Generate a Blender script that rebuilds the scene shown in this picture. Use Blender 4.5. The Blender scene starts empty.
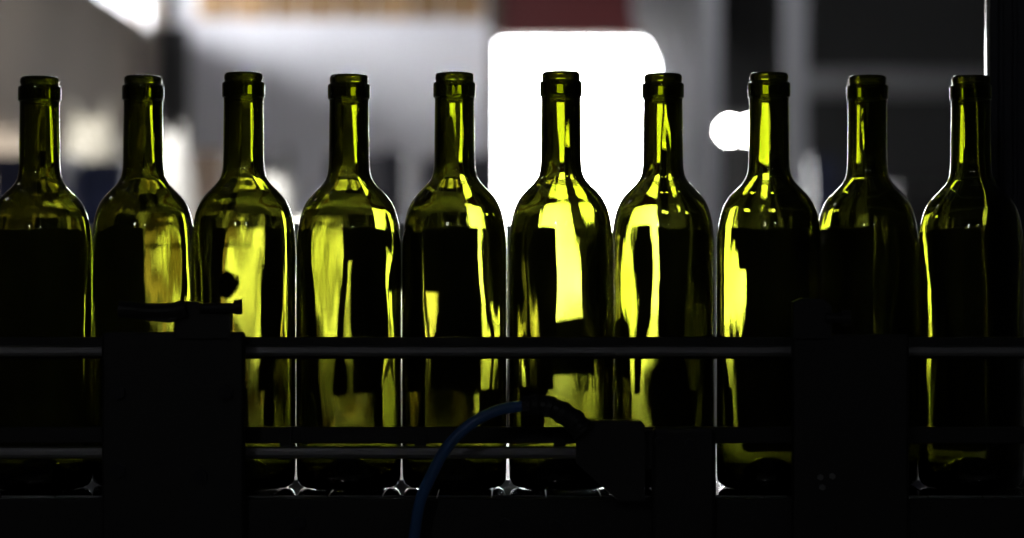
import bpy, bmesh, math, random
from mathutils import Vector, Matrix, noise

sc = bpy.context.scene
COL = sc.collection
random.seed(7)
PI = math.pi

# ------------------------------------------------------------------ camera frame of reference
DIST = 1.83                      # camera to the row of bottles
FPX = 2525.5                     # focal length in pixels of the 1024 px wide frame
CZ = 1.058                       # camera height above the hall floor
BELT_Z = 0.900                   # top of the conveyor chain


def at(px, py, y):
    """world point seen at pixel (px, py) when it stands at depth y (y = 0 is the bottle row)"""
    d = y + DIST
    return Vector(((px - 512) / FPX * d, y, CZ + (269 - py) / FPX * d))


def X(px, y):
    return (px - 512) / FPX * (y + DIST)


def Z(py, y):
    return CZ + (269 - py) / FPX * (y + DIST)


# ------------------------------------------------------------------ materials
def new_mat(name):
    m = bpy.data.materials.new(name)
    m.use_nodes = True
    nt = m.node_tree
    for n in list(nt.nodes):
        nt.nodes.remove(n)
    out = nt.nodes.new('ShaderNodeOutputMaterial')
    return m, nt, out


def pbr(name, col, rough=0.6, metal=0.0, var=0.15, scale=8.0, bump=0.0, spec=0.5, stretch=(1, 1, 1)):
    """principled material whose colour wanders a little with noise"""
    m, nt, out = new_mat(name)
    p = nt.nodes.new('ShaderNodeBsdfPrincipled')
    tc = nt.nodes.new('ShaderNodeTexCoord')
    mp = nt.nodes.new('ShaderNodeMapping')
    mp.inputs['Scale'].default_value = stretch
    nz = nt.nodes.new('ShaderNodeTexNoise')
    nz.inputs['Scale'].default_value = scale
    nz.inputs['Detail'].default_value = 4
    rp = nt.nodes.new('ShaderNodeValToRGB')
    rp.color_ramp.elements[0].position = 0.3
    rp.color_ramp.elements[1].position = 0.7
    rp.color_ramp.elements[0].color = tuple(c * (1 - var) for c in col) + (1,)
    rp.color_ramp.elements[1].color = tuple(min(1, c * (1 + var)) for c in col) + (1,)
    nt.links.new(tc.outputs['Object'], mp.inputs['Vector'])
    nt.links.new(mp.outputs['Vector'], nz.inputs['Vector'])
    nt.links.new(nz.outputs['Fac'], rp.inputs['Fac'])
    nt.links.new(rp.outputs['Color'], p.inputs['Base Color'])
    p.inputs['Roughness'].default_value = rough
    p.inputs['Metallic'].default_value = metal
    p.inputs['Specular IOR Level'].default_value = spec
    if bump:
        b = nt.nodes.new('ShaderNodeBump')
        b.inputs['Strength'].default_value = bump
        b.inputs['Distance'].default_value = 0.01
        nt.links.new(nz.outputs['Fac'], b.inputs['Height'])
        nt.links.new(b.outputs['Normal'], p.inputs['Normal'])
    nt.links.new(p.outputs['BSDF'], out.inputs['Surface'])
    return m


def glow(name, col, strength):
    m, nt, out = new_mat(name)
    e = nt.nodes.new('ShaderNodeEmission')
    e.inputs['Color'].default_value = (*col, 1)
    e.inputs['Strength'].default_value = strength
    nt.links.new(e.outputs['Emission'], out.inputs['Surface'])
    return m


def bottle_glass():
    m, nt, out = new_mat('dead_leaf_green_glass')
    g = nt.nodes.new('ShaderNodeBsdfGlass')
    g.inputs['Color'].default_value = (1, 1, 1, 1)
    g.inputs['Roughness'].default_value = 0.0
    g.inputs['IOR'].default_value = 1.52
    v = nt.nodes.new('ShaderNodeVolumeAbsorption')
    v.inputs['Color'].default_value = GLASS_COL
    v.inputs['Density'].default_value = GLASS_DENS
    tc = nt.nodes.new('ShaderNodeTexCoord')
    mp = nt.nodes.new('ShaderNodeMapping')
    mp.inputs['Scale'].default_value = (1, 1, 0.22)
    nz = nt.nodes.new('ShaderNodeTexNoise')
    nz.inputs['Scale'].default_value = 120
    nz.inputs['Detail'].default_value = 2
    b = nt.nodes.new('ShaderNodeBump')
    b.inputs['Strength'].default_value = 0.02
    b.inputs['Distance'].default_value = 0.002
    nt.links.new(tc.outputs['Object'], mp.inputs['Vector'])
    nt.links.new(mp.outputs['Vector'], nz.inputs['Vector'])
    nt.links.new(nz.outputs['Fac'], b.inputs['Height'])
    nt.links.new(b.outputs['Normal'], g.inputs['Normal'])
    nt.links.new(g.outputs['BSDF'], out.inputs['Surface'])
    nt.links.new(v.outputs['Volume'], out.inputs['Volume'])
    return m


GLASS_DENS = 1420.0
GLASS_COL = (0.68, 0.695, 0.29, 1)

M = {}
M['glass'] = bottle_glass()
M['black_plastic'] = pbr('black_wear_plastic', (0.006, 0.006, 0.007), 0.55, var=0.3, scale=40)
M['black_paint'] = pbr('black_machine_paint', (0.005, 0.005, 0.006), 0.5, var=0.3, scale=20)
M['rail_steel'] = pbr('brushed_rail_steel', (0.30, 0.30, 0.32), 0.42, 1.0, 0.15, 30, stretch=(0.2, 1, 6))
M['belt_steel'] = pbr('polished_chain_steel', (0.40, 0.40, 0.42), 0.05, 1.0, 0.1, 60)
M['dark_steel'] = pbr('dark_oiled_steel', (0.03, 0.03, 0.035), 0.45, 0.8, 0.3, 30)
M['guard'] = pbr('dark_guard_sheet', (0.40, 0.41, 0.40), 0.6, 0.0, 0.3, 12)
M['post'] = pbr('blue_black_post_paint', (0.012, 0.014, 0.030), 0.35, 0.0, 0.2, 15)
M['post_edge'] = pbr('bare_steel_edge', (0.45, 0.43, 0.40), 0.25, 1.0, 0.1, 60)
M['hose'] = pbr('blue_air_hose', (0.05, 0.16, 0.42), 0.35, 0.0, 0.12, 60)
M['bolt'] = pbr('zinc_bolt', (0.25, 0.25, 0.26), 0.4, 1.0, 0.15, 120)
M['sensor'] = pbr('black_sensor_body', (0.01, 0.01, 0.011), 0.5, 0.0, 0.2, 60)
M['floor'] = pbr('hall_concrete_floor', (0.26, 0.255, 0.24), 0.55, 0.0, 0.2, 1.2, 0.1)
M['yard'] = pbr('pale_concrete_yard', (0.55, 0.54, 0.50), 0.8, 0.0, 0.1, 0.8)
M['plaster'] = pbr('pale_grey_plaster', (0.74, 0.74, 0.79), 0.85, 0.0, 0.06, 0.9)
M['brown_wall'] = pbr('warm_grey_brown_wall', (0.165, 0.135, 0.108), 0.85, 0.0, 0.15, 0.8, stretch=(1, 1, 0.2))
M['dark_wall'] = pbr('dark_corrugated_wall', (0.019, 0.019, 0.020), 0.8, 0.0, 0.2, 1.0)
M['ceiling'] = pbr('dark_ceiling_sheet', (0.10, 0.10, 0.11), 0.8, 0.0, 0.15, 0.6)
M['red'] = pbr('dark_red_paint', (0.09, 0.008, 0.010), 0.6, 0.0, 0.12, 2.0)
M['brown_frame'] = pbr('brown_door_frame_paint', (0.10, 0.07, 0.055), 0.6, 0.0, 0.2, 4)
M['beige'] = pbr('beige_wood_panel', (0.27, 0.165, 0.08), 0.7, 0.0, 0.5, 1.4, stretch=(2, 1, 0.1))
M['curtain'] = pbr('pale_curtain_fabric', (0.50, 0.50, 0.52), 0.8, 0.0, 0.06, 3)
M['column'] = pbr('light_grey_column_paint', (0.26, 0.26, 0.285), 0.6, 0.0, 0.08, 2)
M['beam'] = pbr('grey_beam_paint', (0.13, 0.13, 0.14), 0.6, 0.0, 0.12, 2)
M['white_bag'] = pbr('white_woven_sack', (0.82, 0.82, 0.78), 0.75, 0.0, 0.06, 6, 0.3)
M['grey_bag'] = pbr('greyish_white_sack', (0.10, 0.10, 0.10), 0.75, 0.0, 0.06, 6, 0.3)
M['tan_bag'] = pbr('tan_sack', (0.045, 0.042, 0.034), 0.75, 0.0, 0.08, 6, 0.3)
M['cream_bag'] = pbr('cream_woven_sack', (0.72, 0.66, 0.52), 0.75, 0.0, 0.08, 6, 0.3)
M['wood'] = pbr('pallet_wood', (0.33, 0.24, 0.14), 0.8, 0.0, 0.25, 9, stretch=(0.3, 3, 3))
M['blue_crate'] = pbr('blue_crate_plastic', (0.010, 0.014, 0.042), 0.5, 0.0, 0.12, 9)
M['dark_drum'] = pbr('dark_drum_plastic', (0.03, 0.03, 0.04), 0.5, 0.0, 0.15, 9)
M['pink_carton'] = pbr('pinkish_cardboard', (0.26, 0.19, 0.145), 0.8, 0.0, 0.1, 6)
M['frame_white'] = pbr('white_window_frame', (0.7, 0.7, 0.72), 0.5, 0.0, 0.06, 5)
M['lamp_body'] = pbr('grey_lamp_housing', (0.12, 0.12, 0.12), 0.5, 0.3, 0.1, 20)
M['lamp_lens'] = glow('lit_lamp_lens', (1.0, 0.99, 0.96), 70.0)


# ------------------------------------------------------------------ mesh helpers (all in world coordinates)
def add_box(bm, lo, hi, bevel=0.0, seg=2):
    r = bmesh.ops.create_cube(bm, size=1.0)
    vs = r['verts']
    c = [(lo[i] + hi[i]) / 2 for i in range(3)]
    s = [abs(hi[i] - lo[i]) for i in range(3)]
    for v in vs:
        v.co = Vector((v.co.x * s[0] + c[0], v.co.y * s[1] + c[1], v.co.z * s[2] + c[2]))
    if bevel:
        es = list({e for v in vs for e in v.link_edges})
        bmesh.ops.bevel(bm, geom=es, offset=min(bevel, min(s) * 0.45), segments=seg, profile=0.5, affect='EDGES')


def add_cyl(bm, p0, p1, r, n=24, r2=None):
    p0, p1 = Vector(p0), Vector(p1)
    d = p1 - p0
    rot = d.to_track_quat('Z', 'Y').to_matrix().to_4x4()
    bmesh.ops.create_cone(bm, cap_ends=True, segments=n, radius1=r, radius2=r if r2 is None else r2,
                          depth=d.length, matrix=Matrix.Translation((p0 + p1) / 2) @ rot)


def add_sphere(bm, c, r, sx=1, sy=1, sz=1):
    bmesh.ops.create_uvsphere(bm, u_segments=20, v_segments=12, radius=1.0,
                              matrix=Matrix.Translation(c) @ Matrix.Diagonal((r * sx, r * sy, r * sz, 1)))


def add_prism(bm, pts, y0, y1):
    """outline in the x-z plane, pushed from y0 to y1"""
    a = [bm.verts.new((p[0], y0, p[1])) for p in pts]
    b = [bm.verts.new((p[0], y1, p[1])) for p in pts]
    n = len(pts)
    bm.faces.new(a)
    bm.faces.new(b[::-1])
    for i in range(n):
        bm.faces.new((a[(i + 1) % n], a[i], b[i], b[(i + 1) % n]))


def add_tube(bm, path, radii, n=14):
    rings = []
    for i, p in enumerate(path):
        t = (path[min(i + 1, len(path) - 1)] - path[max(i - 1, 0)]).normalized()
        u = t.cross(Vector((0, 1, 0.02)))
        u.normalize()
        w = t.cross(u)
        r = radii if isinstance(radii, float) else radii[i]
        rings.append([bm.verts.new(p + (u * math.cos(2 * PI * k / n) + w * math.sin(2 * PI * k / n)) * r) for k in range(n)])
    for a, b in zip(rings, rings[1:]):
        for k in range(n):
            bm.faces.new((a[k], a[(k + 1) % n], b[(k + 1) % n], b[k]))
    bm.faces.new(rings[0][::-1])
    bm.faces.new(rings[-1])


def spline(pts, sub=10):
    out = []
    P = [pts[0]] + list(pts) + [pts[-1]]
    for i in range(1, len(P) - 2):
        for k in range(sub):
            t = k / sub
            a, b, c, d = P[i - 1], P[i], P[i + 1], P[i + 2]
            out.append(0.5 * ((2 * b) + (c - a) * t + (2 * a - 5 * b + 4 * c - d) * t * t + (3 * b - a - 3 * c + d) * t ** 3))
    out.append(pts[-1])
    return out


def obj(name, bm, mat, parent=None, smooth=False, origin=None):
    bmesh.ops.recalc_face_normals(bm, faces=bm.faces[:])
    me = bpy.data.meshes.new(name)
    base = Vector((0, 0, 0))
    q = parent
    while q is not None:
        base += q.location
        q = q.parent
    if origin is None:
        if parent is None:
            xs = [v.co for v in bm.verts]
            origin = Vector((sum(v.x for v in xs) / len(xs), sum(v.y for v in xs) / len(xs), min(v.z for v in xs)))
        else:
            origin = base.copy()
    origin = Vector(origin)
    for v in bm.verts:
        v.co -= origin
    bm.to_mesh(me)
    bm.free()
    if smooth:
        for p in me.polygons:
            p.use_smooth = True
    me.materials.append(mat)
    o = bpy.data.objects.new(name, me)
    COL.objects.link(o)
    if parent is not None:
        o.parent = parent
    o.location = origin - base
    return o


def thing(name, label, cat, loc, group=None):
    o = bpy.data.objects.new(name, None)
    o.empty_display_size = 0.05
    COL.objects.link(o)
    o.location = loc
    o['label'] = label
    o['category'] = cat
    if group:
        o['group'] = group
    return o


def tag(o, label, cat, group=None):
    o['label'] = label
    o['category'] = cat
    if group:
        o['group'] = group
    return o


def struct(name, bm, mat, label, cat, parent=None, smooth=False):
    o = obj(name, bm, mat, parent, smooth)
    if parent is None:
        o['kind'] = 'structure'
        o['label'] = label
        o['category'] = cat
    return o


def boxes(*bs):
    bm = bmesh.new()
    for b in bs:
        add_box(bm, b[0], b[1], b[2] if len(b) > 2 else 0.0)
    return bm


# ================================================================== THE HALL
WALL_Y = 22.2       # far wall
FRONT_Y = -7.0      # wall behind the camera
LX, RX = -3.3, 6.0
CEIL = 4.7
dx0, dx1, dz = X(500, WALL_Y), X(655, WALL_Y), Z(41, WALL_Y)      # the doorway

bm = bmesh.new()
add_box(bm, (LX - 3.0, FRONT_Y - 0.3, -0.2), (RX + 0.3, WALL_Y + 0.25, 0.0))
struct('floor', bm, M['floor'], 'grey concrete floor of the bottling hall', 'floor')

SKX0, SKX1, SKY0, SKY1 = -2.3, 1.1, 10.6, 12.7      # roof light over the left half of the hall
bm = boxes(((LX - 3.0, FRONT_Y - 0.3, CEIL), (SKX0, WALL_Y + 0.25, CEIL + 0.2)),
           ((SKX1, FRONT_Y - 0.3, CEIL), (RX + 0.3, WALL_Y + 0.25, CEIL + 0.2)),
           ((SKX0, FRONT_Y - 0.3, CEIL), (SKX1, SKY0, CEIL + 0.2)),
           ((SKX0, SKY1, CEIL), (SKX1, WALL_Y + 0.25, CEIL + 0.2)))
struct('ceiling', bm, M['ceiling'], 'dark sheet ceiling of the hall', 'ceiling')

# far wall in pieces round the doorway
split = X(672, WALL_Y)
bm = boxes(((LX - 3.0, WALL_Y, 0), (dx0, WALL_Y + 0.25, CEIL)),
           ((dx0, WALL_Y, dz), (dx1, WALL_Y + 0.25, CEIL)),
           ((dx1, WALL_Y, 0), (split, WALL_Y + 0.25, CEIL)))
struct('wall_back', bm, M['plaster'], 'pale grey plaster far wall around the bright doorway', 'wall')
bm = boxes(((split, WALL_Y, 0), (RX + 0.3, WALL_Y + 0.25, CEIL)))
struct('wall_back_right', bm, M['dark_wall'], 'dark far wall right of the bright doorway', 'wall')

# left wall: low wall, clerestory band above it
SW0, SW1, SWZ = 1.5, 2.5, 3.45     # small side window beside the line
CL0, CL1 = 3.25, 3.95
cy0, cy1 = 14.6, 21.9
bm = boxes(((LX - 0.25, FRONT_Y, 0), (LX, WALL_Y, CL0)),
           ((LX - 0.25, FRONT_Y, CL1), (LX, WALL_Y, CEIL)),
           ((LX - 0.25, FRONT_Y, CL0), (LX, SW0, CL1)),
           ((LX - 0.25, SW1, CL0), (LX, cy0, CL1)),
           ((LX - 0.25, SW0, CL0), (LX, SW1, SWZ)),
           ((LX - 0.25, cy1, CL0), (LX, WALL_Y, CL1)))
struct('wall_left', bm, M['brown_wall'], 'warm grey left wall under the bright high window', 'wall')
bm = bmesh.new()
n = 4
for i in range(n + 1):
    y = cy0 + (cy1 - cy0) * i / n
    add_box(bm, (LX - 0.16, y - 0.03, CL0), (LX - 0.09, y + 0.03, CL1))
add_box(bm, (LX - 0.16, cy0, CL0), (LX - 0.09, cy1, CL0 + 0.06))
add_box(bm, (LX - 0.16, cy0, CL1 - 0.06), (LX - 0.09, cy1, CL1))
struct('window_1', bm, M['frame_white'], 'white framed high window band above the left wall', 'window')

bm = boxes(((LX - 0.16, SW0, SWZ), (LX - 0.09, SW0 + 0.05, CL1)), ((LX - 0.16, SW1 - 0.05, SWZ), (LX - 0.09, SW1, CL1)),
           ((LX - 0.16, SW0, SWZ), (LX - 0.09, SW1, SWZ + 0.05)), ((LX - 0.16, SW0, CL1 - 0.05), (LX - 0.09, SW1, CL1)))
struct('window_4', bm, M['frame_white'], 'small high window in the left wall beside the bottle row', 'window')

bm = boxes(((RX, FRONT_Y, 0), (RX + 0.25, WALL_Y, CEIL)))
struct('wall_right', bm, M['dark_wall'], 'dark right side wall of the hall', 'wall')

# wall behind the camera with a small high window
fw = [(-2.0, -1.45), (1.2, 1.45)]
fz0, fz1 = 3.3, 3.75
bm = boxes(((LX - 0.25, FRONT_Y - 0.25, 0), (RX + 0.25, FRONT_Y, fz0)),
           ((LX - 0.25, FRONT_Y - 0.25, fz1), (RX + 0.25, FRONT_Y, CEIL)),
           ((LX - 0.25, FRONT_Y - 0.25, fz0), (fw[0][0], FRONT_Y, fz1)),
           ((fw[0][1], FRONT_Y - 0.25, fz0), (fw[1][0], FRONT_Y, fz1)),
           ((fw[1][1], FRONT_Y - 0.25, fz0), (RX + 0.25, FRONT_Y, fz1)))
struct('wall_front', bm, M['dark_wall'], 'dark hall wall behind the camera', 'wall')
for i, (a, b) in enumerate(fw):
    bm = boxes(((a, FRONT_Y - 0.15, fz0), (a + 0.05, FRONT_Y - 0.1, fz1)), ((b - 0.05, FRONT_Y - 0.15, fz0), (b, FRONT_Y - 0.1, fz1)),
               ((a, FRONT_Y - 0.15, fz0), (b, FRONT_Y - 0.1, fz0 + 0.05)), ((a, FRONT_Y - 0.15, fz1 - 0.05), (b, FRONT_Y - 0.1, fz1)),
               ((a, FRONT_Y - 0.15, (fz0 + fz1) / 2 - 0.02), (b, FRONT_Y - 0.1, (fz0 + fz1) / 2 + 0.02)))
    struct('window_%d' % (i + 2), bm, M['frame_white'], 'small high window in the wall behind the camera', 'window')

# doorway frame
bm = boxes(((dx0 - 0.10, WALL_Y - 0.05, 0), (dx0, WALL_Y + 0.20, dz + 0.02), 0.01),
           ((dx1, WALL_Y - 0.05, 0), (dx1 + 0.05, WALL_Y + 0.20, dz), 0.01))
struct('door_1', bm, M['brown_frame'], 'brown frame of the bright open doorway', 'door')

# yard outside
bm = boxes(((-30, WALL_Y + 0.25, -0.25), (30, WALL_Y + 60, -0.02)))
struct('ground', bm, M['yard'], 'pale sunlit concrete yard outside the doorway', 'ground')

# red shutter housing above the doorway
t = thing('shutter_housing', 'dark red shutter housing above the bright doorway', 'shutter', (X(568, 21.9), 21.9, Z(31, 21.9)))
bm = boxes(((X(500, 21.9), 21.75, Z(39, 21.9)), (X(640, 21.9), 22.19, Z(-25, 21.9)), 0.03))
obj('housing', bm, M['red'], t)
bm = boxes(((X(488, 21.9), 21.7, Z(33, 21.9)), (X(500, 21.9), 22.19, Z(-25, 21.9)), 0.01))
obj('side_cheek', bm, M['brown_frame'], t)
bm = boxes(((X(640, 21.9), 21.7, Z(31, 21.9)), (X(646, 21.9), 22.19, Z(-25, 21.9)), 0.01))
obj('side_cheek', bm, M['brown_frame'], t)

# beige timber boards high on the far wall
edges = [196, 232, 272, 300, 340, 372, 412, 444, 484]
bm = bmesh.new()
for a, b in zip(edges, edges[1:]):
    add_box(bm, (X(a + 1.5, 22.15), 22.15, Z(19, 22.15)), (X(b - 1.5, 22.15), 22.2, Z(-22, 22.15)), 0.01)
struct('trim_1', bm, M['beige'], 'beige timber boards high on the far wall left of the red housing', 'boards')

# pale curtain gathered at the right side of the doorway
cb = bmesh.new()
CY = 21.5
def right_edge(py):
    return 702 + 4 * math.sin(py * 0.03)
def left_edge(py):
    f = min(1.0, max(0.0, (py - 22) / 70))
    return 632 + 32 * f ** 0.8
rows = []
pys = [-30 + 14 * i for i in range(30)]
for py in pys:
    a, b = left_edge(py), right_edge(py)
    row = []
    for k in range(33):
        f = k / 32
        row.append(cb.verts.new((X(a + (b - a) * f, CY), CY + 0.045 * math.sin(f * 2 * PI * 6), max(0.02, Z(py, CY)))))
    rows.append(row)
for a, b in zip(rows, rows[1:]):
    for k in range(32):
        if (a[k].co - b[k].co).length > 1e-4:
            cb.faces.new((a[k], a[k + 1], b[k + 1], b[k]))
ret = bmesh.ops.solidify(cb, geom=cb.faces[:], thickness=0.006)
t = thing('door_curtain', 'pale grey curtain gathered at the right side of the bright doorway', 'curtain', (X(680, CY), CY, 0))
obj('fabric', cb, M['curtain'], t, True)
bm = bmesh.new()
add_cyl(bm, (X(640, CY), CY, Z(-31, CY)), (X(708, CY), CY, Z(-31, CY)), 0.025)
obj('curtain_rod', bm, M['beam'], t, True)

# trunking post in the far left corner
bm = boxes(((X(158, 20.5), 20.4, 0), (X(188, 20.5), 20.7, 3.2), 0.02))
t = tag(obj('corner_post', bm, M['dark_wall'], None), 'dark post in the far left corner below the high window', 'post')


# columns on the right
def column(px0, px1, y, label):
    t = thing('steel_column', label, 'column', (X((px0 + px1) / 2, y), y, 0), 'grey hall columns')
    x0, x1 = X(px0, y), X(px1, y)
    d = (x1 - x0)
    tw = 0.018
    obj('shaft', boxes(((x0, y - d / 2, 0.02), (x1, y - d / 2 + tw, CEIL)), ((x0, y + d / 2 - tw, 0.02), (x1, y + d / 2, CEIL)),
                       (((x0 + x1) / 2 - tw / 2, y - d / 2 + tw, 0.02), ((x0 + x1) / 2 + tw / 2, y + d / 2 - tw, CEIL))), M['column'], t)
    obj('base_plate', boxes(((x0 - 0.06, y - d / 2 - 0.06, 0), (x1 + 0.06, y + d / 2 + 0.06, 0.02), 0.004)), M['column'], t)


column(702, 720, 14.0, 'grey steel column nearest the right edge of the doorway')
column(784, 806, 14.0, 'grey steel column behind the third bottle from right')

# horizontal beam on the right
bm = boxes(((X(788, 16), 15.9, Z(96, 16)), (RX - 0.0, 16.1, Z(70, 16)), 0.01))
tag(obj('cross_beam', bm, M['beam'], None), 'dim grey horizontal beam in the dark right part of the hall', 'beam')


# twin flood lamp
LY = 15.0
c = at(741, 131, LY)
t = thing('flood_lamp', 'lit white twin flood lamp left of the third bottle neck from right', 'lamp', (c.x, LY, 0))
bm = bmesh.new()
add_cyl(bm, (c.x, LY + 0.08, 0.04), (c.x, LY + 0.08, c.z + 0.10), 0.025)
add_cyl(bm, (c.x, LY + 0.08, 0.0), (c.x, LY + 0.08, 0.04), 0.22)
obj('stand', bm, M['lamp_body'], t)
bm = boxes(((X(728, LY), LY + 0.05, c.z + 0.08), (X(762, LY), LY + 0.10, c.z + 0.12), 0.01))
obj('crossbar', bm, M['lamp_body'], t)
for px in (729, 748):
    p = at(px, 131, LY)
    h = obj('lamp_head', boxes(((p.x - 0.060, LY - 0.03, p.z - 0.08), (p.x + 0.060, LY + 0.05, p.z + 0.10), 0.012)), M['lamp_body'], t)
    bm = bmesh.new()
    add_cyl(bm, (p.x, LY - 0.036, p.z), (p.x, LY - 0.029, p.z), 0.057, 24)
    obj('lamp_lens', bm, M['lamp_lens'], h)


# wrapped bulk bags, cartons and crates on the hall floor
def rough_block(bm, lo, hi, amp, seed, power=5.0, n=20):
    """a bulging sack: superellipsoid with a crumpled skin"""
    c = Vector([(lo[i] + hi[i]) / 2 for i in range(3)])
    s = Vector([(hi[i] - lo[i]) / 2 for i in range(3)])
    r = bmesh.ops.create_icosphere(bm, subdivisions=4, radius=1.0)
    for v in r['verts']:
        d = v.co.normalized()
        k = (abs(d.x) ** power + abs(d.y) ** power + abs(d.z) ** power) ** (-1 / power)
        q = d * k
        w = 1 + amp * noise.noise(d * 3.1 + Vector((seed, 0, 0)))
        v.co = Vector((c.x + q.x * s.x * w, c.y + q.y * s.y * w, c.z + q.z * s.z * (w if q.z > -0.6 else 1)))


def bulk_bag(px0, px1, ptop, y, mat, label, seed, depth=0.9, group='bulk bags on the hall floor'):
    x0, x1, top = X(px0, y), X(px1, y), Z(ptop, y)
    t = thing('bulk_bag', label, 'bag', ((x0 + x1) / 2, y + depth / 2, 0), group)
    bm = bmesh.new()
    rough_block(bm, (x0, y, 0.13), (x1, y + depth, top), 0.05, seed)
    obj('sack', bm, mat, t, True)
    pal = bmesh.new()
    for k in range(5):
        yy = y + depth * (k + 0.5) / 5
        add_box(pal, (x0, yy - 0.06, 0.11), (x1, yy + 0.06, 0.13))
    for k in range(3):
        xx = x0 + (x1 - x0) * (0.08 + 0.42 * k)
        add_box(pal, (xx - 0.04, y, 0.0), (xx + 0.04, y + depth, 0.11))
    obj('pallet', pal, M['wood'], t)
    for sx in (x0 + 0.12 * (x1 - x0), x1 - 0.12 * (x1 - x0)) if ptop < 200 else ():
        lp = bmesh.new()
        pts = [Vector((sx, y + depth * 0.25, top - 0.10)), Vector((sx, y + depth * 0.4, top + 0.10)),
               Vector((sx, y + depth * 0.6, top + 0.10)), Vector((sx, y + depth * 0.75, top - 0.10))]
        add_tube(lp, spline(pts, 6), 0.012, 8)
        obj('lifting_loop', lp, mat, t, True)
    return t


def crate_stack(px0, px1, ptop, y, mat, label, name='plastic_crate', group='crates on the hall floor', depth=0.5, count=3):
    x0, x1, top = X(px0, y), X(px1, y), Z(ptop, y)
    h = top / count
    for k in range(count):
        z0 = k * h + 0.001 * k
        lab = label % ('bottom', 'second', 'third', 'fourth', 'fifth')[k] if k < count - 1 else label % 'topmost'
        t = thing(name, lab, 'crate', ((x0 + x1) / 2, y + depth / 2, z0), group)
        w = 0.02
        obj('side_walls', boxes(((x0, y, z0 + 0.004), (x1, y + w, z0 + h * 0.80)), ((x0, y + depth - w, z0 + 0.004), (x1, y + depth, z0 + h * 0.80)),
                                ((x0, y + w, z0 + 0.004), (x0 + w, y + depth - w, z0 + h * 0.80)), ((x1 - w, y + w, z0 + 0.004), (x1, y + depth - w, z0 + h * 0.80))), mat, t)
        obj('crate_base', boxes(((x0 + w, y + w, z0 + 0.004), (x1 - w, y + depth - w, z0 + 0.03))), mat, t)
        r = 0.012
        obj('rim', boxes(((x0 - r, y - r, z0 + h * 0.80), (x1 + r, y + w, z0 + h * 0.98)), ((x0 - r, y + depth - w, z0 + h * 0.80), (x1 + r, y + depth + r, z0 + h * 0.98)),
                         ((x0 - r, y + w, z0 + h * 0.80), (x0 + w, y + depth - w, z0 + h * 0.98)), ((x1 - w, y + w, z0 + h * 0.80), (x1 + r, y + depth - w, z0 + h * 0.98))), mat, t)


def drum(pxc, r, ptop, y, mat, label, group='drums on the hall floor'):
    x, top = X(pxc, y), Z(ptop, y)
    t = thing('drum', label, 'drum', (x, y, 0), group)
    bm = bmesh.new()
    prof = [(0.0, 0.0), (0.96, 0.0), (1, 0.03), (1, 0.30), (1.03, 0.32), (1.03, 0.35), (1, 0.37), (1, 0.63), (1.03, 0.65), (1.03, 0.68), (1, 0.70), (1, 0.97), (0.97, 1.0), (0.0, 1.0)]
    n = 32
    rings = []
    for pr, pz in prof:
        if pr == 0:
            rings.append([bm.verts.new((x, y, pz * top))])
        else:
            rings.append([bm.verts.new((x + r * pr * math.cos(2 * PI * k / n), y + r * pr * math.sin(2 * PI * k / n), pz * top)) for k in range(n)])
    for a, b in zip(rings, rings[1:]):
        for k in range(n):
            if len(a) == 1:
                bm.faces.new((a[0], b[(k + 1) % n], b[k]))
            elif len(b) == 1:
                bm.faces.new((a[k], a[(k + 1) % n], b[0]))
            else:
                bm.faces.new((a[k], a[(k + 1) % n], b[(k + 1) % n], b[k]))
    obj('barrel', bm, mat, t, True)
    bm = bmesh.new()
    add_cyl(bm, (x + r * 0.55, y, top), (x + r * 0.55, y, top + 0.03), 0.05)
    obj('bung', bm, mat, t, True)


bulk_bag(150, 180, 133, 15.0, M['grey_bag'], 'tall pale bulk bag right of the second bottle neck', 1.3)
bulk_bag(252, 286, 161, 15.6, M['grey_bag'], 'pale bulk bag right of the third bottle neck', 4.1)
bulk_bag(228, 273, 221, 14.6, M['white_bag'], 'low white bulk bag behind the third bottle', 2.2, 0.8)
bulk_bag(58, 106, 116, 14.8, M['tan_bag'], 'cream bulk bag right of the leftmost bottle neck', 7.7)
crate_stack(222, 246, 168, 17.2, M['blue_crate'], 'blue plastic crate behind the third bottle shoulder, %s of its stack')
crate_stack(190, 222, 150, 16.0, M['pink_carton'], 'pinkish box between the two pale bulk bags, %s of its stack', 'storage_box', 'boxes on the hall floor')
crate_stack(-10, 60, 152, 12.5, M['blue_crate'], 'dark blue crate behind the leftmost bottle, %s of its stack', 'large_crate', 'large crates at the far left', 0.7)
crate_stack(66, 124, 158, 13.3, M['blue_crate'], 'dark blue crate between the two leftmost bottles, %s of its stack', 'large_crate', 'large crates at the far left', 0.7)
drum(368, 0.29, 154, 16.6, M['dark_drum'], 'dark drum just right of the fourth bottle neck')
drum(460, 0.29, 158, 16.6, M['dark_drum'], 'dark drum behind the fifth bottle neck')
bulk_bag(286, 346, 221, 14.9, M['white_bag'], 'low white bulk bag behind the fourth bottle', 9.2, 0.7)
bulk_bag(396, 446, 280, 14.9, M['cream_bag'], 'low cream bulk bag behind the fifth bottle', 5.5, 0.6)
crate_stack(812, 838, 156, 16.6, M['blue_crate'], 'dim blue crate left of the second bottle from right, %s of its stack')
crate_stack(900, 940, 182, 11.0, M['beam'], 'dim grey box between the two rightmost bottles, %s of its stack', 'storage_box', 'boxes on the hall floor')


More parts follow.
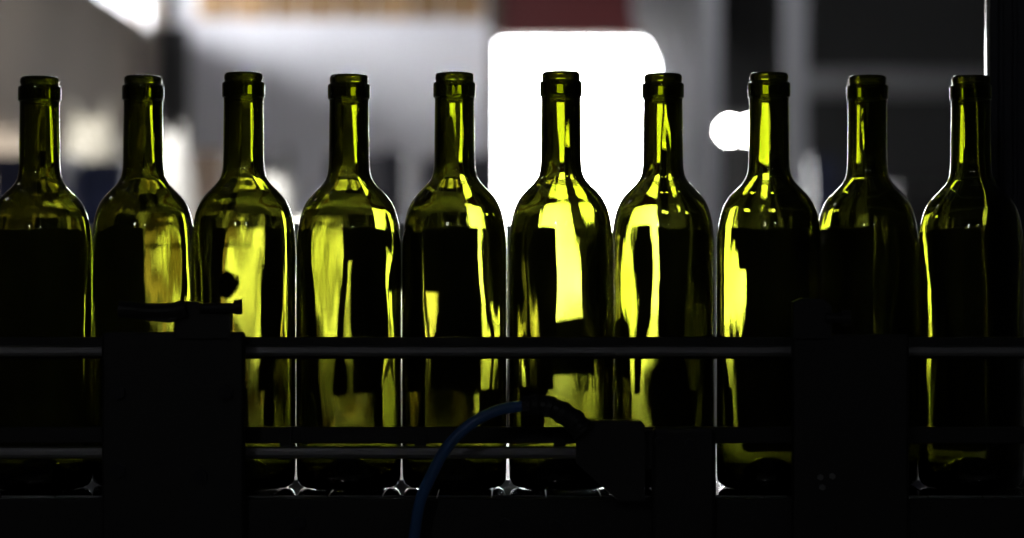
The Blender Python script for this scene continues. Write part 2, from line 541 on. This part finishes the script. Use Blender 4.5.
# ================================================================== THE BOTTLING LINE
# ---------- conveyor
BX = 0.70
t = thing('conveyor', 'dark steel conveyor carrying the row of green bottles', 'conveyor', (0, 0, 0))
SL = 0.0381
k0 = int(2 * BX / SL)
for i in range(k0):
    x0 = -BX + i * SL
    obj('slat', boxes(((x0 + 0.0004, -0.066, BELT_Z - 0.004), (x0 + SL - 0.0004, 0.062, BELT_Z), 0.0006)), M['belt_steel'], t)
obj('side_plate', boxes(((-BX, -0.075, 0.70), (BX, -0.068, Z(499, -0.075)), 0.001)), M['black_paint'], t)
obj('side_plate', boxes(((-BX, 0.068, 0.70), (BX, 0.075, BELT_Z - 0.006), 0.001)), M['black_paint'], t)
obj('chain_bed', boxes(((-BX, -0.068, BELT_Z - 0.03), (BX, 0.068, BELT_Z - 0.006))), M['black_plastic'], t)
for sx in (-0.6, 0.6):
    obj('leg', boxes(((sx - 0.03, -0.03, 0.0), (sx + 0.03, 0.03, BELT_Z - 0.03), 0.003)), M['dark_steel'], t)
for px, py in ((505, 524), (555, 526), (300, 522)):
    p = at(px, py, -0.075)
    b = bmesh.new()
    add_cyl(b, (p.x, -0.080, p.z), (p.x, -0.075, p.z), 0.0045, 6)
    obj('bolt', b, M['dark_steel'], t)

# ---------- front guide rails
RY0, RY1 = -0.060, -0.050      # steel bar
WY0, WY1 = -0.050, -0.042      # plastic wear strip


def rail(label, strip_py, bar_py, xl, xr, bar_xr, spacers):
    t = thing('guide_rail', label, 'rail', (0, (RY0 + RY1) / 2, Z(bar_py[1], RY0)), 'guide rails in front of the bottles')
    ys = WY0
    obj('wear_strip', boxes(((xl, WY0, Z(strip_py[1], ys)), (xr, WY1, Z(strip_py[0], ys)), 0.001)), M['black_plastic'], t)
    obj('steel_bar', boxes(((xl, RY0, Z(bar_py[1], RY0)), (bar_xr, RY1, Z(bar_py[0], RY0)), 0.003, )), M['rail_steel'], t)
    for px in spacers:
        x = X(px, RY0)
        z0, z1 = sorted((Z(strip_py[0], ys), Z(bar_py[1], ys)))
        obj('clip', boxes(((x - 0.004, WY0 - 0.004, z0), (x + 0.004, WY0 + 0.001, z1))), M['black_plastic'], t)
    return t


rail('upper guide rail across the middle of the bottles', (337, 359), (346, 357), -BX, BX, BX, (225, 780))
rail('lower guide rail across the bottom of the bottles', (427, 443.5), (447, 459), -BX, BX, X(600, RY0), (285, 420, 560))

# ---------- left clamp bracket in front of bottles 2 and 3
BY0, BY1 = -0.088, -0.0765
t = thing('clamp_bracket', 'black clamp bracket with lever in front of second bottle from left', 'bracket', at(174, 538, -0.082), 'rail brackets')
y = -0.082
obj('plate', boxes(((X(103, y), BY0, 0.72), (X(245, y), BY1, Z(332, y)), 0.002)), M['black_paint'], t)
bm = bmesh.new()
add_prism(bm, [(X(a, y), Z(b, y)) for a, b in ((178, 338), (178, 304), (186, 301), (200, 302), (204, 306), (232, 306), (232, 338))], BY0 - 0.004, BY1)
obj('upright', bm, M['black_paint'], t)
obj('spacer', boxes(((X(120, y), BY1, Z(356, y)), (X(235, y), -0.0605, Z(346, y)))), M['black_plastic'], t)
lv = bmesh.new()
pts = [at(a, b, -0.096) for a, b in ((186, 308), (172, 311), (150, 312), (130, 310), (119, 309))]
add_tube(lv, spline(pts, 6), [0.006 + 0 * k for k in range(25)], 16)
add_prism(lv, [(X(a, -0.096), Z(b, -0.096)) for a, b in ((118, 307), (182, 306), (180, 316), (172, 323), (150, 321), (132, 314))], -0.100, -0.092)
obj('lever', lv, M['black_plastic'], t, False)
bm = bmesh.new()
p0, p1 = at(200, 308, -0.094), at(238, 308, -0.094)
add_cyl(bm, p0, p1, 0.0036, 20)
add_cyl(bm, at(234, 307, -0.094), at(242, 307, -0.094), 0.0052, 20)
obj('clamp_screw', bm, M['black_plastic'], t, False)
for px, py in ((118, 392), (226, 392), (118, 470), (200, 476)):
    p = at(px, py, BY0)
    b = bmesh.new()
    add_cyl(b, (p.x, BY0 - 0.005, p.z), (p.x, BY0, p.z), 0.0055, 6)
    obj('bolt', b, M['dark_steel'], t)

# ---------- right clamp bracket
t = thing('clamp_bracket', 'black clamp bracket in front of second bottle from right', 'bracket', at(850, 538, -0.082), 'rail brackets')
obj('plate', boxes(((X(792, y), BY0, 0.72), (X(908, y), BY1, Z(334, y)), 0.002)), M['black_paint'], t)
bm = bmesh.new()
add_prism(bm, [(X(a, y), Z(b, y)) for a, b in ((792, 338), (792, 302), (800, 298), (822, 299), (830, 306), (830, 338))], BY0 - 0.004, BY1)
obj('upright', bm, M['black_paint'], t)
bm = bmesh.new()
add_cyl(bm, at(826, 318, -0.094), at(846, 318, -0.094), 0.0036, 20)
add_cyl(bm, at(842, 318, -0.094), at(850, 318, -0.094), 0.0055, 20)
obj('clamp_screw', bm, M['black_plastic'], t)
obj('spacer', boxes(((X(805, y), BY1, Z(356, y)), (X(895, y), -0.0605, Z(346, y)))), M['black_plastic'], t)
for px, py in ((820, 477), (832, 476), (822, 487)):
    p = at(px, py, BY0)
    b = bmesh.new()
    add_cyl(b, (p.x, BY0 - 0.004, p.z), (p.x, BY0, p.z), 0.0022, 6)
    obj('bolt', b, M['bolt'], t)

# ---------- sensor block, elbow fitting and blue hose
SY = -0.085
t = thing('sensor_block', 'black sensor block in front of the bottle right of centre', 'sensor', at(610, 470, SY))
bm = bmesh.new()
add_prism(bm, [(X(a, SY), Z(b, SY)) for a, b in ((576, 462), (576, 424), (582, 420), (640, 420), (644, 424), (644, 500), (618, 500))], SY - 0.012, -0.0765)
obj('body', bm, M['sensor'], t)
bm = boxes(((X(652, SY), SY, Z(538, SY) - 0.2), (X(716, SY), -0.0765, Z(428, SY)), 0.003))
obj('mounting_plate', bm, M['black_paint'], t)
bm = boxes(((X(640, SY), SY + 0.002, Z(470, SY)), (X(656, SY), -0.077, Z(430, SY)), 0.001))
obj('bridge', bm, M['black_paint'], t)
for px, py in ((659, 441), (689, 443)):
    p = at(px, py, SY)
    b = bmesh.new()
    add_cyl(b, (p.x, SY - 0.004, p.z), (p.x, SY, p.z), 0.0032, 6)
    obj('screw', b, M['dark_steel'], t)

HY = -0.10
t = thing('air_hose', 'blue air hose curving up in front of the bottles', 'hose', at(414, 560, HY))
pts = [at(a, b, HY) for a, b in ((404, 640), (409, 580), (414, 538), (420, 502), (431, 476), (446, 449), (468, 426), (496, 411), (522, 406), (534, 405))]
bm = bmesh.new()
add_tube(bm, spline(pts, 10), 0.0039, 20)
obj('tube', bm, M['hose'], t, True)
ft = bmesh.new()
pts = [at(a, b, HY) for a, b in ((526, 406), (540, 405), (553, 408), (566, 415), (577, 424), (584, 432))]
sp = spline(pts, 6)
add_tube(ft, sp, [0.0062 + (0.0008 if (i // 3) % 2 else 0.0) + 0.00006 * i for i in range(len(sp))], 20)
f = obj('elbow_fitting', ft, M['sensor'], t)
f['label'] = 'black ribbed elbow fitting'
nb = bmesh.new()
add_cyl(nb, at(522, 406, HY), at(529, 405.5, HY), 0.0068, 6)
obj('collet_nut', nb, M['sensor'], f)

# ---------- guard behind the bottles
GY = 0.32
GT = Z(224, GY)
GB = Z(393, GY)
t = thing('back_guard', 'dark slotted guard frame behind the row of bottles', 'guard', (0, GY, 0))
GX = 0.62
gaps = [(148, 190), (218, 268), (300, 333), (345, 350), (409, 414), (419, 437), (496, 506), (515, 524), (553, 592), (595.5, 600.5), (604, 621), (637, 654), (700, 730), (876, 892), (897, 906)]
GLOW = Z(472, GY)
panels = []
edge = -GX
for a, b in gaps + [(None, None)]:
    panels.append((edge, X(a, GY) if a is not None else GX))
    edge = X(b, GY) if b is not None else 0
for x0, x1 in panels:
    low = GLOW if x1 <= X(240, GY) or x0 >= X(690, GY) else GB
    obj('panel', boxes(((x0, GY, low), (x1, GY + 0.012, GT), 0.0015)), M['guard'], t)
for a, b in ((236, 246), (284, 305), (390, 416), (490, 541), (654, 716)):
    obj('panel', boxes(((X(a, GY), GY - 0.002, Z(438, GY)), (X(b, GY), GY, GB + 0.004), 0.0008)), M['guard'], t)
bm = bmesh.new()
add_cyl(bm, at(227, 283, GY - 0.03), at(227, 283, GY), 0.012, 20)
obj('photo_eye', bm, M['sensor'], t)
# lower half of one slot is open, the upper half is covered
obj('cover', boxes(((X(342, GY), GY - 0.004, Z(262, GY)), (X(353, GY), GY, GT - 0.001), 0.001)), M['guard'], t)
obj('cover', boxes(((X(716, GY), GY - 0.004, Z(268, GY)), (X(735, GY), GY, GT - 0.001), 0.001)), M['guard'], t)
obj('cover', boxes(((X(416, GY), GY - 0.004, Z(292, GY)), (X(441, GY), GY, GT - 0.001), 0.001)), M['guard'], t)
obj('cover', boxes(((X(548, GY + 0.05), GY + 0.045, Z(377, GY + 0.05)), (X(597, GY + 0.05), GY + 0.05, Z(319, GY + 0.05)), 0.001), ((X(596, GY + 0.05), GY + 0.012, Z(377, GY + 0.05)), (X(600, GY + 0.05), GY + 0.05, Z(319, GY + 0.05)))), M['guard'], t)
for sx in (-GX + 0.02, GX - 0.02):
    obj('leg', boxes(((sx - 0.02, GY + 0.012, 0.0), (sx + 0.02, GY + 0.052, GT - 0.02), 0.002)), M['guard'], t)
obj('tie_bar', boxes(((-GX, GY + 0.012, Z(356, GY)), (GX, GY + 0.03, Z(341, GY)), 0.002)), M['guard'], t)

# ---------- machine post at the right
PY = 0.12
t = thing('machine_post', 'blue black machine post with bright edge behind the rightmost bottle', 'post', (X(1005, PY), PY, 0))
bm = bmesh.new()
sec = [(X(986, PY), PY + 0.0005), (X(1060, PY), PY + 0.0005), (X(1060, PY), PY + 0.05), (X(1010, PY), PY + 0.05)]
lo_ = [bm.verts.new((a, b, 0.0)) for a, b in sec]
hi_ = [bm.verts.new((a, b, 1.9)) for a, b in sec]
bm.faces.new(lo_[::-1])
bm.faces.new(hi_)
for k in range(4):
    bm.faces.new((lo_[k], lo_[(k + 1) % 4], hi_[(k + 1) % 4], hi_[k]))
obj('post_body', bm, M['post'], t)
fl = Vector((X(982.5, PY), PY - 0.016))
sec = [(fl.x, fl.y), (X(986, PY), fl.y), (X(986, PY), PY), (fl.x + 0.0016, PY)]
bm = bmesh.new()
lo_ = [bm.verts.new((a, b, 0.0)) for a, b in sec]
hi_ = [bm.verts.new((a, b, 1.9)) for a, b in sec]
bm.faces.new(lo_[::-1])
bm.faces.new(hi_)
for k in range(4):
    bm.faces.new((lo_[k], lo_[(k + 1) % 4], hi_[(k + 1) % 4], hi_[k]))
obj('edge_strip', bm, M['post_edge'], t)
obj('cover_ribs', boxes(*[((X(a, PY), PY - 0.004, 0.3), (X(a + 5, PY), PY, 1.9), 0.001) for a in (998, 1012, 1026)]), M['post'], t)


# ================================================================== THE BOTTLES
def mm(*a):
    return [(r / 1000, z / 1000) for r, z in a]


OUT = mm((0, 14), (8, 13), (15, 9), (21, 4), (26, 0.8), (30, 0), (33.2, 0.2), (35.4, 1.2), (36.8, 3.0), (37.6, 6.0), (37.85, 20), (37.85, 60), (37.8, 100), (37.85, 140), (37.85, 168), (37.7, 178),
         (36.9, 186), (35.8, 193.5), (33.8, 201), (31.0, 207.3), (27.8, 211.6), (24.0, 215.4), (20.2, 219), (17.2, 222.6), (15.6, 226.5), (14.9, 231.5), (14.6, 240), (14.4, 260), (14.2, 278), (14.2, 281.2),
         (14.3, 281.7), (15.1, 282.2), (15.4, 283.2), (15.4, 291.6), (15.1, 292.8), (13.9, 293.2), (13.6, 293.8), (13.6, 294.6), (13.9, 295.2), (13.95, 297.6), (13.5, 298.9), (12.5, 299.8), (11.6, 300))
INN_TOP = mm((10.9, 299.6), (10.7, 298), (10.6, 294), (10.6, 283))
INN_BASE = mm((35.3, 24), (34.8, 15), (32.9, 10.5), (30.6, 7.6), (27.5, 8), (22, 11), (15, 16), (8, 20), (0, 21))


def wall(z):
    f = min(1.0, max(0.0, (z - 0.200) / 0.048))
    f = f * f * (3 - 2 * f)
    return 0.0022 + 0.0014 * f


def resample(prof, step):
    out = [prof[0]]
    for a, b in zip(prof, prof[1:]):
        L = math.hypot(b[0] - a[0], b[1] - a[1])
        k = max(1, int(round(L / step)))
        for i in range(1, k + 1):
            out.append((a[0] + (b[0] - a[0]) * i / k, a[1] + (b[1] - a[1]) * i / k))
    return out


def smooth_prof(prof, it=2):
    p = list(prof)
    for _ in range(it):
        q = [p[0]]
        for i in range(1, len(p) - 1):
            q.append((0.25 * p[i - 1][0] + 0.5 * p[i][0] + 0.25 * p[i + 1][0], 0.25 * p[i - 1][1] + 0.5 * p[i][1] + 0.25 * p[i + 1][1]))
        q.append(p[-1])
        p = q
    return p


def bottle_mesh(seed, n=112):
    lo = [p for p in OUT if p[1] < 0.279 or p[0] < 0.0135 and p[1] < 0.2]
    hi = [p for p in OUT if p[1] >= 0.279]
    outer = smooth_prof(resample(lo, 0.0022), 2)
    inn = []
    for p, q, t in zip(outer, outer[1:], outer[2:]):
        if 0.027 < q[1] < 0.272 and q[0] > 0.012:
            dx, dz_ = t[0] - p[0], t[1] - p[1]
            L = math.hypot(dx, dz_)
            w = wall(q[1])
            inn.append((q[0] - dz_ / L * w, q[1] + dx / L * w))
    inner_prof = smooth_prof(resample(INN_TOP, 0.003), 2) + smooth_prof(inn[::-1], 4) + smooth_prof(resample(INN_BASE, 0.003), 2)
    prof = [(r, z, 0) for r, z in outer + smooth_prof(resample(hi, 0.0005), 1)] + [(r, z, 1) for r, z in inner_prof]
    bm = bmesh.new()
    rings = []
    for r, z, inner in prof:
        if r < 1e-6:
            rings.append([bm.verts.new((0, 0, z))])
            continue
        ring = []
        for k in range(n):
            a = 2 * PI * k / n
            ca, sa = math.cos(a), math.sin(a)
            d = Vector((ca * 1.6, sa * 1.6, z * 14))
            w = 0.0
            fade = min(1.0, r / 0.02)
            if inner:
                w = noise.noise(d + Vector((seed, 3.3, 0))) * INNER_AMP * fade + noise.noise(Vector((ca * 4, sa * 4, z * 24 + seed))) * INNER_AMP * 0.10 * fade
                if r < 0.013 and z > 0.2:
                    w *= 1.0
            else:
                w = noise.noise(d + Vector((0, seed, 7.1))) * OUTER_AMP * fade
            rr = r + w
            ring.append(bm.verts.new((rr * ca, rr * sa, z)))
        rings.append(ring)
    for a, b in zip(rings, rings[1:]):
        for k in range(n):
            if len(a) == 1:
                bm.faces.new((a[0], b[(k + 1) % n], b[k]))
            elif len(b) == 1:
                bm.faces.new((a[k], a[(k + 1) % n], b[0]))
            else:
                bm.faces.new((a[k], a[(k + 1) % n], b[(k + 1) % n], b[k]))
    bmesh.ops.recalc_face_normals(bm, faces=bm.faces[:])
    me = bpy.data.meshes.new('wine_bottle')
    bm.to_mesh(me)
    bm.free()
    for p in me.polygons:
        p.use_smooth = True
    me.materials.append(M['glass'])
    return me


INNER_AMP = 0.0006
OUTER_AMP = 0.00018
meshes = [bottle_mesh(2.7 + 5.1 * i) for i in range(3)]
spots = [  # pixel of the neck, depth, pixel of the top
    (39.5, -0.004, 77), (143, 0.024, 76), (243.5, 0.0, 73), (349, 0.0, 75), (454.5, 0.0, 73),
    (561, 0.0, 72), (663, 0.019, 74), (769, 0.0, 73), (867.5, 0.030, 76), (971, 0.002, 76)]
which = ['leftmost green glass bottle of the row', 'second green glass bottle from the left', 'third green glass bottle from the left',
         'fourth green glass bottle from the left', 'fifth green glass bottle from the left, left of doorway glow',
         'brightest yellow green bottle, standing full before the bright doorway', 'green glass bottle fourth from the right, at right edge of doorway',
         'third green glass bottle from the right, beside the lit lamp', 'second green glass bottle from the right, very dark',
         'rightmost green glass bottle in front of the machine post']
for i, (px, y, top) in enumerate(spots):
    o = bpy.data.objects.new('wine_bottle', meshes[i % 3])
    COL.objects.link(o)
    o.location = (X(px, y), y, BELT_Z + 0.0002)
    h = Z(top, y) - BELT_Z
    o.scale = (1, 1, h / 0.300)
    o.rotation_euler = (0, 0, [0.3, 2.1, 4.0, 5.2, 1.2, 2.9, 0.9, 3.6, 5.9, 1.7][i])
    tag(o, which[i], 'bottle', 'empty wine bottles on the conveyor')

# ================================================================== LIGHT
w = bpy.data.worlds.new('overcast_sky')
sc.world = w
w.use_nodes = True
nt = w.node_tree
bg = nt.nodes['Background']
bg.inputs['Color'].default_value = (0.97, 0.985, 1.0, 1)
tc = nt.nodes.new('ShaderNodeTexCoord')
sx = nt.nodes.new('ShaderNodeSeparateXYZ')
mr = nt.nodes.new('ShaderNodeMapRange')
mr.inputs['From Min'].default_value = 0.25
mr.inputs['From Max'].default_value = 0.60
mr.inputs['To Min'].default_value = 26.0
mr.inputs['To Max'].default_value = 7.5
nt.links.new(tc.outputs['Generated'], sx.inputs['Vector'])
nt.links.new(sx.outputs['Z'], mr.inputs['Value'])
nt.links.new(mr.outputs['Result'], bg.inputs['Strength'])
sl = bpy.data.lights.new('sun', 'SUN')
sl.energy = 45.0
sl.angle = 0.02
sl.color = (1.0, 0.96, 0.88)
so = bpy.data.objects.new('sun', sl)
COL.objects.link(so)
so.location = (3, -10, 20)
so.rotation_euler = Vector((-0.25, 0.68, -0.69)).to_track_quat('-Z', 'Y').to_euler()


def portal(name, loc, rot, sx, sy):
    l = bpy.data.lights.new(name, 'AREA')
    l.shape = 'RECTANGLE'
    l.size, l.size_y = sx, sy
    l.cycles.is_portal = True
    o = bpy.data.objects.new(name, l)
    COL.objects.link(o)
    o.location = loc
    o.rotation_euler = rot


# area lights shine along -Z
portal('doorway_daylight', ((dx0 + dx1) / 2, WALL_Y + 0.26, dz / 2), (-PI / 2, 0, 0), dx1 - dx0, dz)
portal('side_window_daylight', (LX - 0.26, (SW0 + SW1) / 2, (SWZ + CL1) / 2), (0, -PI / 2, 0), CL1 - SWZ, SW1 - SW0)
portal('roof_light_daylight', ((SKX0 + SKX1) / 2, (SKY0 + SKY1) / 2, CEIL + 0.21), (0, 0, 0), SKX1 - SKX0, SKY1 - SKY0)
portal('high_window_daylight', (LX - 0.26, (cy0 + cy1) / 2, (CL0 + CL1) / 2), (0, -PI / 2, 0), CL1 - CL0, cy1 - cy0)
for a, b in fw:
    portal('rear_window_daylight', ((a + b) / 2, FRONT_Y - 0.26, (fz0 + fz1) / 2), (PI / 2, 0, 0), b - a, fz1 - fz0)

# ================================================================== CAMERA
cam = bpy.data.cameras.new('camera')
cam.sensor_width = 36.0
cam.lens = 36.0 * FPX / 1024.0
cam.clip_end = 200
cam.dof.use_dof = True
cam.dof.focus_distance = DIST - 0.02
cam.dof.aperture_fstop = 4.1
cam.dof.aperture_blades = 8
co = bpy.data.objects.new('camera', cam)
COL.objects.link(co)
co.location = (0, -DIST, CZ)
co.rotation_euler = (PI / 2, 0, 0)
sc.camera = co

# ================================================================== RENDER SETTINGS
sc.view_settings.view_transform = 'Standard'
sc.view_settings.look = 'None'
sc.view_settings.exposure = 0.0
sc.view_settings.gamma = 1.0
sc.view_settings.use_curve_mapping = False
c = sc.cycles
c.max_bounces = 24
c.transmission_bounces = 24
c.glossy_bounces = 8
c.diffuse_bounces = 4
c.caustics_reflective = False
c.caustics_refractive = False
c.sample_clamp_indirect = 8.0
c.blur_glossy = 0.0
c.use_denoising = True
